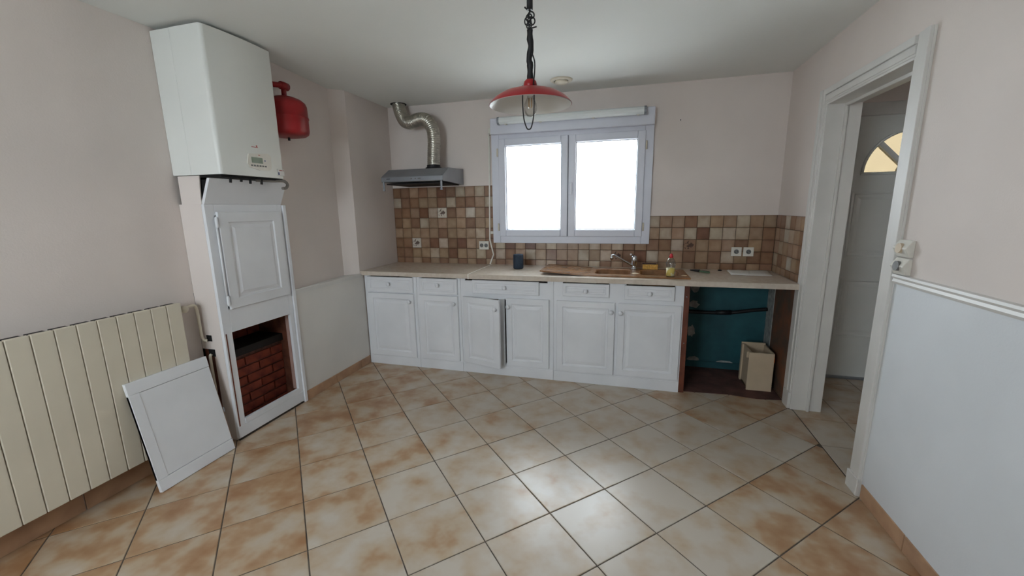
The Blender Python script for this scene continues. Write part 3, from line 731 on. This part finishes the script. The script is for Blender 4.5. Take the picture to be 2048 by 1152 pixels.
# ------------------------------------------------------------------ sockets
def socket(label, x, z, w_, h_, group=None):
    s = thing('wall_socket', label, 'socket', (x, -.007, z), group)
    boxes('plate', plug_m, s, (x-w_/2, x+w_/2, -.018, -.0072, z-h_/2, z+h_/2), bev=.003)
    n = 2 if w_ > .09 else 1
    for k in range(n):
        cx = x+(k-.5)*.045 if n == 2 else x
        bm = bmesh.new(); lathe(bm, [(.019, -.012), (.019, -.0125), (.017, -.012), (.016, -.006), (0, -.006)], (cx, -.0072, z), 'y', 24); obj('well', bm, btn_m, s)
        for dx, dz in ((-.008, -.004), (.008, .004)):
            bm = bmesh.new(); lathe(bm, [(.003, -.0128), (.003, -.0135), (0, -.0135)], (cx+dx, -.0072, z+dz), 'y', 10); obj('pin_hole', bm, hole_m, s)
socket('white double socket on the tiles left of the window', .972, 1.073, .1, .082)
socket('white wall socket on the right-hand tiles, nearer the sink', 3.202, 1.042, .078, .075, 'white sockets on the right-hand tiles')
socket('white wall socket on the right-hand tiles, nearer the corner', 3.293, 1.042, .078, .075, 'white sockets on the right-hand tiles')

def angled_socket(label, y, z, open_):
    s = thing('angled_socket', label, 'socket', (W, y, z), 'surface-mounted sockets beside the doorway')
    hw, hh = .046, .036
    # wedge: face tilted downwards and towards the room
    bm = bmesh.new(); prism(bm, [(W, z-hh), (W-.016, z-hh), (W-.034, z+.002), (W-.01, z+hh), (W, z+hh)], 'y', y-hw, y+hw)
    bmesh.ops.bevel(bm, geom=list(bm.edges), offset=.002, segments=1, affect='EDGES'); obj('housing', bm, plug_m, s)
    c = Vector((W-.0325, y, z+.002)); nrm = Vector((-1, 0, .1)).normalized(); ux = Vector((0, 1, 0)); vx = nrm.cross(ux)
    bm = bmesh.new(); seg = 24
    for r_, d_ in ((.021, .004),):
        A = [bm.verts.new(c+(ux*math.cos(k*2*PI/seg)+vx*math.sin(k*2*PI/seg))*r_-nrm*.02) for k in range(seg)]
        B = [bm.verts.new(c+(ux*math.cos(k*2*PI/seg)+vx*math.sin(k*2*PI/seg))*r_+nrm*.003) for k in range(seg)]
        for k in range(seg): bm.faces.new((A[k], A[(k+1) % seg], B[(k+1) % seg], B[k]))
        bm.faces.new(B)
    obj('socket_face' if open_ else 'blank_cover', bm, btn_m if open_ else cream_m, s)
angled_socket('surface-mounted white switch housing beside the doorway, upper of the two', -1.672, 1.232, False)
angled_socket('surface-mounted white socket with a grey well, just above the right dado rail', -1.672, 1.155, True)

# ------------------------------------------------------------------ cooker hood and duct
hd = thing('cooker_hood', 'grey metal cooker hood mounted above the left tiles', 'hood', (.478, -.01, 1.65))
HX0, HX1 = .178, .778
prof = [(-.006, 1.655), (-.4, 1.668), (-.465, 1.668), (-.476, 1.675), (-.476, 1.71), (-.46, 1.722), (-.34, 1.788), (-.006, 1.80)]
bm = bmesh.new(); prism(bm, prof, 'x', HX0, HX1); obj('canopy', bm, steel_m, hd)
bm = bmesh.new(); box(bm, HX0+.004, HX1-.004, -.482, -.47, 1.672, 1.712, .003); fpn = obj('front_strip', bm, steel_m, hd)
for x in (.475, .515, .545, .56): boxes('button', btn_m, fpn, (x, x+.012, -.485, -.481, 1.688, 1.698))
boxes('badge', dark_m, fpn, (.235, .27, -.4835, -.4815, 1.694, 1.699))
boxes('filter', soot_m, hd, (HX0+.03, HX1-.03, -.44, -.05, 1.648, 1.658))
for x in (.19, .752):
    bm = bmesh.new(); box(bm, x, x+.014, -.474, -.462, 1.60, 1.67, .002); box(bm, x-.004, x+.016, -.478, -.46, 1.592, 1.604, .002); obj('visor_bracket', bm, steel_m, hd)
dk = thing('flexible_duct', 'silver flexible duct rising from the cooker hood to the ceiling', 'duct', (.555, -.18, 1.81))
path = smooth_path([(.555, -.18, 1.815), (.562, -.18, 1.93), (.572, -.18, 2.05), (.56, -.18, 2.15), (.505, -.175, 2.228), (.42, -.165, 2.245), (.33, -.15, 2.225), (.255, -.13, 2.25), (.205, -.11, 2.33), (.18, -.1, 2.409)], 24)
bm = bmesh.new(); tube(bm, path, [.058+.0022*math.sin(k*2*PI/4) for k in range(len(path))], 28, caps=False); obj('hose', bm, alu_m, dk)
bm = bmesh.new(); lathe(bm, [(.075, 1.802), (.075, 1.808), (.062, 1.812), (.062, 1.83)], (.555, -.18, 0), 'z', 24, False); obj('hood_collar', bm, dark_m, dk)
bm = bmesh.new(); lathe(bm, [(.066, -.002), (.075, -.004), (.075, 0)], (.18, -.1, 2.411), 'z', 24, False); obj('ceiling_collar', bm, hole_m, dk)

# ------------------------------------------------------------------ ceiling vent
cv = thing('ceiling_vent', 'round white air vent on the ceiling in front of the window', 'vent', (1.777, -.36, H))
bm = bmesh.new(); lathe(bm, [(.088, 0), (.086, -.008), (.075, -.014), (.06, -.014), (.056, -.006)], (1.777, -.36, H), 'z', 40); obj('ring', bm, ivory_m, cv)
bm = bmesh.new(); lathe(bm, [(.056, -.006), (.0, -.006)], (1.777, -.36, H), 'z', 40); obj('throat', bm, hole_m, cv)
bm = bmesh.new(); lathe(bm, [(.047, -.006), (.052, -.02), (.047, -.028), (0, -.031)], (1.777, -.36, H), 'z', 40); obj('disc', bm, ivory_m, cv)

# ------------------------------------------------------------------ pendant lamp
LX, LY, LZ = 1.896, -1.95, 1.868
lp = thing('pendant_lamp', 'red metal pendant lamp hanging on a black sleeved cord', 'lamp', (LX, LY, H))
bm = bmesh.new()
po = [(.181, 0), (.177, .006), (.157, .026), (.124, .046), (.08, .06), (.043, .068), (.03, .071)]
lathe(bm, po, (LX, LY, LZ), 'z', 64)
for f in list(bm.faces):
    if len(f.verts) > 4: bm.faces.remove(f)
sh = obj('shade', bm, red_m, lp)
bm = bmesh.new(); lathe(bm, [(r-.0022, h-.0016) for r, h in po], (LX, LY, LZ), 'z', 64)
for f in list(bm.faces):
    if len(f.verts) > 4: bm.faces.remove(f)
inn = obj('shade_lining', bm, trim_m, lp); inn['label'] = 'white enamelled inside of the shade'
bm = bmesh.new(); lathe(bm, [(.03, .068), (.029, .085), (.026, .096), (.018, .104), (.008, .106)], (LX, LY, LZ), 'z', 28); obj('cap', bm, red_m, lp)
bm = bmesh.new(); lathe(bm, [(.0, .085), (.02, .085), (.02, .045), (.017, .04), (0, .04)], (LX, LY, LZ), 'z', 24); obj('bulb_holder', bm, plug_m, lp)
bm = bmesh.new(); lathe(bm, [(.012, .045), (.015, .03), (.027, .005), (.029, -.015), (.024, -.034), (.012, -.046), (0, -.049)], (LX, LY, LZ), 'z', 28); bl = obj('bulb', bm, bulb_g, lp)
bm = bmesh.new(); tube(bm, [(LX-.006, LY, LZ+.03), (LX-.006, LY, LZ-.01), (LX+.006, LY, LZ-.01), (LX+.006, LY, LZ+.03)], .0025, 6); obj('filament', bm, mat('filament', (190, 150, 100), .5), bl)
rnd = random.Random(3)
zs = [LZ+.1+k*.0087 for k in range(24)]
sleeve = [(LX+(.004*math.sin(k*.5) if 8 < k < 20 else 0), LY, z) for k, z in enumerate(zs)]
bm = bmesh.new(); tube(bm, sleeve, [.0128+.0012*math.sin(k*1.1) for k in range(24)], 14); obj('cord_sleeve', bm, dark_m, lp)
zt = zs[-1]
bm = bmesh.new(); tube(bm, [(LX, LY, zt+.075), (LX, LY, zt+.11), (LX+.001, LY, H-.03)], .0128, 14); obj('cord_sleeve', bm, dark_m, lp)
bm = bmesh.new()
for (dx, dz, r_) in ((-.004, .048, .013), (.006, .056, .012), (-.009, .034, .014), (.006, .033, .015), (-.003, .018, .012)):
    tube(bm, [(LX+dx+math.cos(k*2*PI/18)*r_, LY+.004*math.sin(k*2*PI/18+dx*300), zt+dz+math.sin(k*2*PI/18)*r_*1.05) for k in range(18)], .003, 8, closed=True)
tube(bm, [(LX-.006, LY, zt+.006), (LX+.005, LY, zt+.03), (LX-.004, LY, zt+.055), (LX+.001, LY, zt+.078)], .0035, 8)
obj('knotted_cord', bm, dark_m, lp)
bm = bmesh.new(); tube(bm, [(LX-.008, LY, zt+.004), (LX+.03, LY-.004, zt+.007)], .0032, 8); obj('cord_peg', bm, dark_m, lp)
bm = bmesh.new(); tube(bm, [(LX+.004, LY, zt+.074), (LX-.012, LY, zt+.08), (LX-.022, LY-.003, zt+.088)], .0034, 8); obj('cord_peg', bm, dark_m, lp)
bm = bmesh.new(); tube(bm, smooth_path([(LX+.01, LY-.01, LZ+.205), (LX+.017, LY-.012, LZ+.19), (LX+.023, LY-.012, LZ+.165), (LX+.022, LY-.014, LZ+.12), (LX+.02, LY-.03, LZ+.075)], 6), .0028, 8); obj('side_cable', bm, dark_m, lp)
bm = bmesh.new(); tube(bm, smooth_path([(LX-.026, LY-.03, LZ+.075), (LX-.027, LY-.03, LZ+.0), (LX-.022, LY-.03, LZ-.06), (LX-.01, LY-.03, LZ-.098), (LX, LY-.03, LZ-.105), (LX+.01, LY-.03, LZ-.098), (LX+.02, LY-.03, LZ-.06), (LX+.024, LY-.03, LZ+.0), (LX+.023, LY-.03, LZ+.075)], 8), .0027, 8); obj('cable_loop', bm, dark_m, lp)
bm = bmesh.new(); lathe(bm, [(.05, 0), (.05, -.02), (.03, -.035), (.014, -.04)], (LX, LY, H), 'z', 28); obj('ceiling_rose', bm, dark_m, lp)

# ------------------------------------------------------------------ boiler
BY0, BY1, BZ0, BZ1 = -2.008, -1.562, 1.635, 2.39
bo = thing('boiler', 'white wall-hung gas boiler above the tall cupboard', 'boiler', (-.19, -1.785, BZ0))
bm = bmesh.new(); box(bm, -.188, -.048, BY0+.001, BY1-.001, BZ0, BZ1, .003); obj('rear_casing', bm, white_m, bo)
bm = bmesh.new()
# front casing: slightly bowed front with rounded vertical edges
pf = [(-.045, BY0)]
for k in range(7):
    a = PI/2*k/6; pf.append((.145+math.sin(a)*.022, BY0+.022-math.cos(a)*.022))
for k in range(1, 8):
    t = k/8; pf.append((.167+.012*math.sin(PI*t), BY0+.022+(BY1-BY0-.044)*t))
for k in range(7):
    a = PI/2*k/6; pf.append((.145+math.cos(a)*.022, BY1-.022+math.sin(a)*.022))
pf.append((-.045, BY1))
prism(bm, pf, 'z', BZ0, BZ1)
obj('front_casing', bm, white_m, bo)
def bx_(y): return .167+.012*math.sin(PI*max(0, min(1, (y-BY0-.022)/(BY1-BY0-.044))))
bm = bmesh.new(); pts = []
for y, z in ((-1.845, 1.705), (-1.83, 1.685), (-1.76, 1.672), (-1.69, 1.676), (-1.676, 1.69), (-1.672, 1.76), (-1.69, 1.775), (-1.83, 1.762)): pts.append((y, z))
prism(bm, pts, 'x', .17, .184); cpn = obj('control_panel', bm, plug_m, bo)
boxes('display', lcd_m, cpn, (.18, .1855, -1.815, -1.738, 1.712, 1.745))
for k in range(6): boxes('button', btn_m, cpn, (.18, .1865, -1.822+k*.0195, -1.812+k*.0195, 1.693, 1.702), bev=.001)
boxes('indicator', bprint_m, cpn, (.18, .1855, -1.725, -1.717, 1.727, 1.734))
boxes('small_mark', rprint_m, cpn, (.18, .1848, -1.765, -1.752, 1.757, 1.762))
boxes('emblem', rprint_m, bo, (.17, .1795, -1.8, -1.755, 1.802, 1.806), (.17, .1795, -1.768, -1.759, 1.806, 1.816))
boxes('sticker', paper_m, bo, (.16, .1755, -1.625, -1.572, 1.652, 1.692))
boxes('sticker_print', rprint_m, bo, (.16, .176, -1.612, -1.59, 1.681, 1.687), (.16, .176, -1.585, -1.578, 1.681, 1.687))
boxes('sticker_print', bprint_m, bo, (.16, .176, -1.622, -1.612, 1.655, 1.672))
boxes('underside_tray', hole_m, bo, (-.17, .155, BY0+.01, BY1-.01, BZ0-.014, BZ0-.0005))
for y, l in ((-1.93, .03), (-1.86, .022), (-1.80, .03), (-1.72, .03)):
    bm = bmesh.new(); tube(bm, [(.14, y, BZ0-.01), (.14, y-.004, BZ0-.012-l)], .007, 8); obj('valve_stub', bm, dark_m, bo)
bm = bmesh.new(); tube(bm, smooth_path([(.13, -1.75, BZ0-.018), (.145, -1.64, BZ0-.016), (.15, -1.575, BZ0-.012), (.15, -1.545, BZ0-.018), (.15, -1.53, BZ0-.036), (.15, -1.545, BZ0-.056), (.15, -1.575, BZ0-.06)], 8), .0095, 12)
obj('drain_pipe', bm, mat('grey_pipe', (128, 122, 116), .4, .1, 20, metal=.3), bo)

# ------------------------------------------------------------------ expansion vessel
VX, VY = .06, -1.375
ve = thing('expansion_vessel', 'red expansion vessel hanging on the wall right of the boiler', 'vessel', (VX, VY, 1.92))
bm = bmesh.new(); lathe(bm, [(0, .0), (.07, .002), (.112, .01), (.128, .022), (.134, .04), (.134, .118), (.138, .121), (.138, .129), (.134, .132), (.132, .2), (.124, .222), (.1, .242), (.06, .258), (.02, .265), (0, .265)], (VX, VY, 1.925), 'z', 40); obj('tank', bm, redv_m, ve)
bm = bmesh.new(); tube(bm, [(VX, VY, 2.19), (VX, VY, 2.245)], .016, 14); tube(bm, [(VX, VY+.03, 2.255), (VX, VY-.02, 2.255), (VX-.02, VY-.06, 2.252), (VX-.03, VY-.1, 2.25)], .017, 14); lathe(bm, [(0, -.03), (.025, -.03), (.027, 0), (.025, .03), (0, .03)], (VX, VY+.005, 2.255), 'y', 20)
obj('elbow_pipe', bm, redv_m, ve)
bm = bmesh.new(); lathe(bm, [(.014, 2.19), (.014, 2.202)], (VX, VY, 0), 'z', 14); obj('collar', bm, steel_m, ve)
bm = bmesh.new(); tube(bm, [(VX, VY, 1.93), (VX, VY, 1.905)], .008, 10); obj('air_valve', bm, dark_m, ve)
boxes('wall_bracket', redv_m, ve, (-.03, VX-.13, VY-.02, VY+.02, 2.04, 2.055), bev=.002)

# ------------------------------------------------------------------ tall chimney cupboard
tc_ = thing('tall_cupboard', 'white painted cupboard around the chimney with a missing lower door', 'cupboard', (0, -1.72, 0))
CY0, CY1 = -2.0, -1.44
bm = bmesh.new(); box(bm, -.188, -.022, CY0, CY0+.02, .6, 1.475); box(bm, -.1, -.022, CY0, CY0+.02, 0, .6); obj('side_panel', bm, wall_m, tc_)
boxes('exposed_board', brown_m, tc_, (-.188, -.1, CY0+.012, CY0+.02, .02, .6))
FX0, FX1 = -.022, .0
bm = bmesh.new()
box(bm, FX0, FX1, CY0, -1.945, .09, 1.475, .002); box(bm, FX0, FX1, -1.487, -1.452, .09, 1.475, .002)
box(bm, FX0, FX1, -1.945, -1.487, .70, .845, .002); box(bm, FX0, FX1, -1.945, -1.487, 1.41, 1.475, .002)
obj('face_frame', bm, cab_m, tc_)
bm = bmesh.new(); box(bm, FX0, FX1+.002, CY0, -1.45, .012, .09, .003); obj('bottom_rail', bm, cab_m, tc_)
boxes('lower_frame', cab_m, tc_, (-.018, .004, -1.945, -1.487, .09, .126), bev=.002)
boxes('frame_gap', brown_m, tc_, (FX0, .0012, -1.99, -1.982, .09, .7))
boxes('rebate', mat('pinkish_raw_edge', (168, 134, 124), .8), tc_, (-.045, -.022, -1.492, -1.484, .126, .70))
boxes('corner_trim', cab_m, tc_, (-.005, .012, -1.45, -1.424, 0, 1.47), bev=.003)
# upper raised-panel door, faces +X
bm = bmesh.new(); Y0, Y1, Z0, Z1 = -1.938, -1.484, .845, 1.43
R = []
for ins, d in [(0, 0), (0, .013), (.003, .016), (.06, .016), (.066, .009), (.078, .008), (.098, .015)]:
    R.append([bm.verts.new((d, y_, z_)) for y_, z_ in ((Y0+ins, Z0+ins), (Y1-ins, Z0+ins), (Y1-ins, Z1-ins), (Y0+ins, Z1-ins))])
for A, B in zip(R, R[1:]):
    for i in range(4): bm.faces.new((A[i], A[(i+1) % 4], B[(i+1) % 4], B[i]))
bm.faces.new(R[-1]); ud = obj('door', bm, cab_m, tc_)
for z_ in (.9, 1.37):
    bm = bmesh.new(); lathe(bm, [(0, -.035), (.006, -.03), (.009, -.02), (.009, .02), (.006, .03), (0, .035)], (.014, -1.95, z_), 'z', 12); obj('hinge_knuckle', bm, cab_m, ud)
bm = bmesh.new(); tube(bm, [(.011, -1.952, .92), (.011, -1.952, 1.35)], .006, 10); obj('hinge_rod', bm, cab_m, ud)
# hopper boards up to the boiler
bm = bmesh.new(); prism(bm, [(-.02, 1.475), (.002, 1.475), (.07, 1.618), (.05, 1.618)], 'y', CY0+.001, -1.455); obj('sloping_board', bm, cab_m, tc_)
bm = bmesh.new(); prism(bm, [(-.16, 1.475), (-.012, 1.475), (-.012, 1.51), (.002, 1.632), (-.16, 1.632)], 'y', CY0-.004, CY0+.002); obj('side_cheek', bm, wall_m, tc_)
boxes('dark_void', hole_m, tc_, (-.17, -.03, -1.985, -1.46, 1.476, 1.6))
bm = bmesh.new(); prism(bm, [(-.03, 1.476), (-.012, 1.476), (.05, 1.61), (-.03, 1.61)], 'y', -1.99, -1.46); obj('dark_void', bm, hole_m, tc_)
# brick recess (part of the wall)
boxes('recess_mortar', mortar_m, wall_chimney, (-.23, -.165, CY0+.021, CY1, 0, .5)); boxes('recess_mortar', mortar_m, wall_chimney, (-.45, -.36, CY0+.021, CY1, .5, .95))
boxes('recess_side', mat('brown_recess_render', (116, 66, 46), .95, .2, 14, .3, 40), wall_chimney, (-.45, -.024, CY1-.006, CY1+.02, 0, .95))
boxes('recess_side', soot_m, wall_chimney, (-.45, -.024, CY0+.021, CY0+.035, 0, .95))
boxes('recess_top', soot_m, wall_chimney, (-.45, -.024, CY0+.021, CY1-.006, .80, .95))
boxes('recess_lintel', soot_m, wall_chimney, (-.36, -.135, CY0+.035, CY1-.006, .485, .535))
bh, bw = .065, .21
for z_lo, z_hi, xb in ((.01, .485, -.165), (.54, .8, -.36)):
    k = 0; z = z_lo
    while z < z_hi-.02:
        y = CY0+.035 - (bw/2 if k % 2 else 0)
        while y < CY1:
            a, b = max(y, CY0+.036), min(y+bw-.01, CY1-.007)
            if b-a > .02:
                d = random.uniform(0, .005)
                boxes('brick', brick_m, wall_chimney, (xb-.01, xb+.012+d, a, b, z, min(z+bh-.01, z_hi)), bev=.002, loc=(xb, (a+b)/2, z))
            y += bw
        z += bh; k += 1

# ------------------------------------------------------------------ radiator
ra = thing('radiator', 'ivory column radiator on the left wall', 'radiator', (-.13, -2.8, .135))
RY, RP, RN = -2.152, .0775, 17
bm = bmesh.new(); box(bm, -.108, -.088, -RP/2+.0012, RP/2-.0012, .137, .93, .004); box(bm, -.16, -.108, -.022, .022, .15, .918, .006)
sec0 = obj('section', bm, ivory_m, ra, loc=(0, 0, 0))
sec0.location = Vector((0, RY-RP/2, 0))-world_loc(ra)
for k in range(1, RN): share(sec0, 'section', ra, (0, RY-RP/2-RP*k, 0))
RYE = RY-RP*RN
for z in (.17, .86): boxes('manifold', ivory_m, ra, (-.155, -.115, RYE+.01, RY-.01, z, z+.03))
bm = bmesh.new()
for k in range(RN): box(bm, -.15, -.112, RY-RP*k-RP/2-.03, RY-RP*k-RP/2+.03, .915, .926)
obj('top_grille', bm, soot_m, ra)
for y in (-2.4, -3.2): boxes('wall_bracket', ivory_m, ra, (-.187, -.15, y-.012, y+.012, .78, .82))
bm = bmesh.new(); tube(bm, [(-.135, RY-.005, .882), (-.135, RY+.03, .882)], .013, 12); obj('valve_body', bm, soot_m, ra)
bm = bmesh.new(); lathe(bm, [(0, 0), (.016, 0), (.021, .006), (.021, .022), (.017, .03), (0, .032)], (-.135, RY+.034, .882), 'x', 20); tube(bm, [(-.135, RY+.03, .882), (-.15, RY+.055, .882)], .012, 12); obj('valve_knob', bm, ivory_m, ra)
bm = bmesh.new(); tube(bm, smooth_path([(-.15, RY+.05, .878), (-.155, RY+.105, .885), (-.15, RY+.125, .865), (-.148, RY+.128, .76), (-.146, RY+.128, .69), (-.142, RY+.134, .665), (-.13, RY+.138, .66), (-.125, RY+.142, .66)], 8), .0085, 12); obj('pipe', bm, ivory_m, ra)
boxes('pipe_hole', hole_m, tc_, (-.14, -.1, CY0-.002, CY0+.001, .652, .69))
boxes('pipe_hole', hole_m, tc_, (-.14, -.09, CY0-.002, CY0+.001, .555, .6))
bm = bmesh.new(); tube(bm, smooth_path([(-.14, RY+.02, .19), (-.14, RY+.1, .2), (-.12, RY+.135, .25), (-.12, RY+.138, .5), (-.115, RY+.136, .56), (-.11, RY+.142, .572)], 8), .0085, 12); obj('return_pipe', bm, ivory_m, ra)

# ------------------------------------------------------------------ leaning cupboard door
ld = thing('loose_panel', 'loose white cupboard door leaning against the radiator', 'panel', (.052, -2.287, 0))
tilt = math.atan2(.119, .588); pw, ph, pt = .42, .60, .02
def lean(bm):
    R_ = Matrix.Rotation(-tilt, 3, 'Y')
    for v in bm.verts: v.co = R_ @ v.co + Vector((.052, -2.287, 0))
def lp_part(name, material, *bb, bev=.002):
    bm = bmesh.new()
    for b in bb: box(bm, *b, bev=bev)
    lean(bm); return obj(name, bm, material, ld)
lp_part('field', cab_m, (-pt, -.003, -pw/2+.0, pw/2, .07, ph-.065))
lp_part('top_rail', cab_m, (-pt, .0, -pw/2, pw/2, ph-.063, ph))
lp_part('bottom_rail', cab_m, (-pt, .0, -pw/2, pw/2, 0.003, .068))
lp_part('stile', cab_m, (-pt, -.0005, -pw/2, -pw/2+.05, .068, ph-.063))
lp_part('raw_edge', bwood_m, (-pt+.002, -.004, pw/2, pw/2+.003, .005, ph-.004), bev=0)
lp_part('hinge', steel_m, (-pt+.004, -.002, pw/2+.003, pw/2+.012, .24, .27))

# ------------------------------------------------------------------ cream bin in the niche
bn = thing('cream_bin', 'cream open-topped box standing under the right end of the worktop', 'bin', (3.345, -.33, 0))
bx0, bx1, by0, by1, bz = 3.258, 3.432, -.44, -.2, .312
bm = bmesh.new()
box(bm, bx0, bx1, by0, by0+.012, .006, bz, .002); box(bm, bx0, bx1, by1-.012, by1, .006, bz+.012, .002)
box(bm, bx1-.012, bx1, by0+.012, by1-.012, .006, bz, .002); box(bm, bx0+.012, bx0+.022, by0+.012, by1-.012, .006, bz, .001); box(bm, bx0+.012, bx1-.012, by0+.012, by1-.012, .006, .02)
obj('body', bm, cream_m, bn)
boxes('edge_post', cream_m, bn, (bx0, bx0+.014, by1-.035, by1-.012, .006, bz))
boxes('handle', cream_m, bn, (bx0-.004, bx0+.012, by0+.05, by0+.075, bz-.06, bz-.01), bev=.003)
boxes('sticker', orange_m, bn, (bx1-.002, bx1+.0015, by0-.0015, by0+.03, bz-.07, bz-.03))
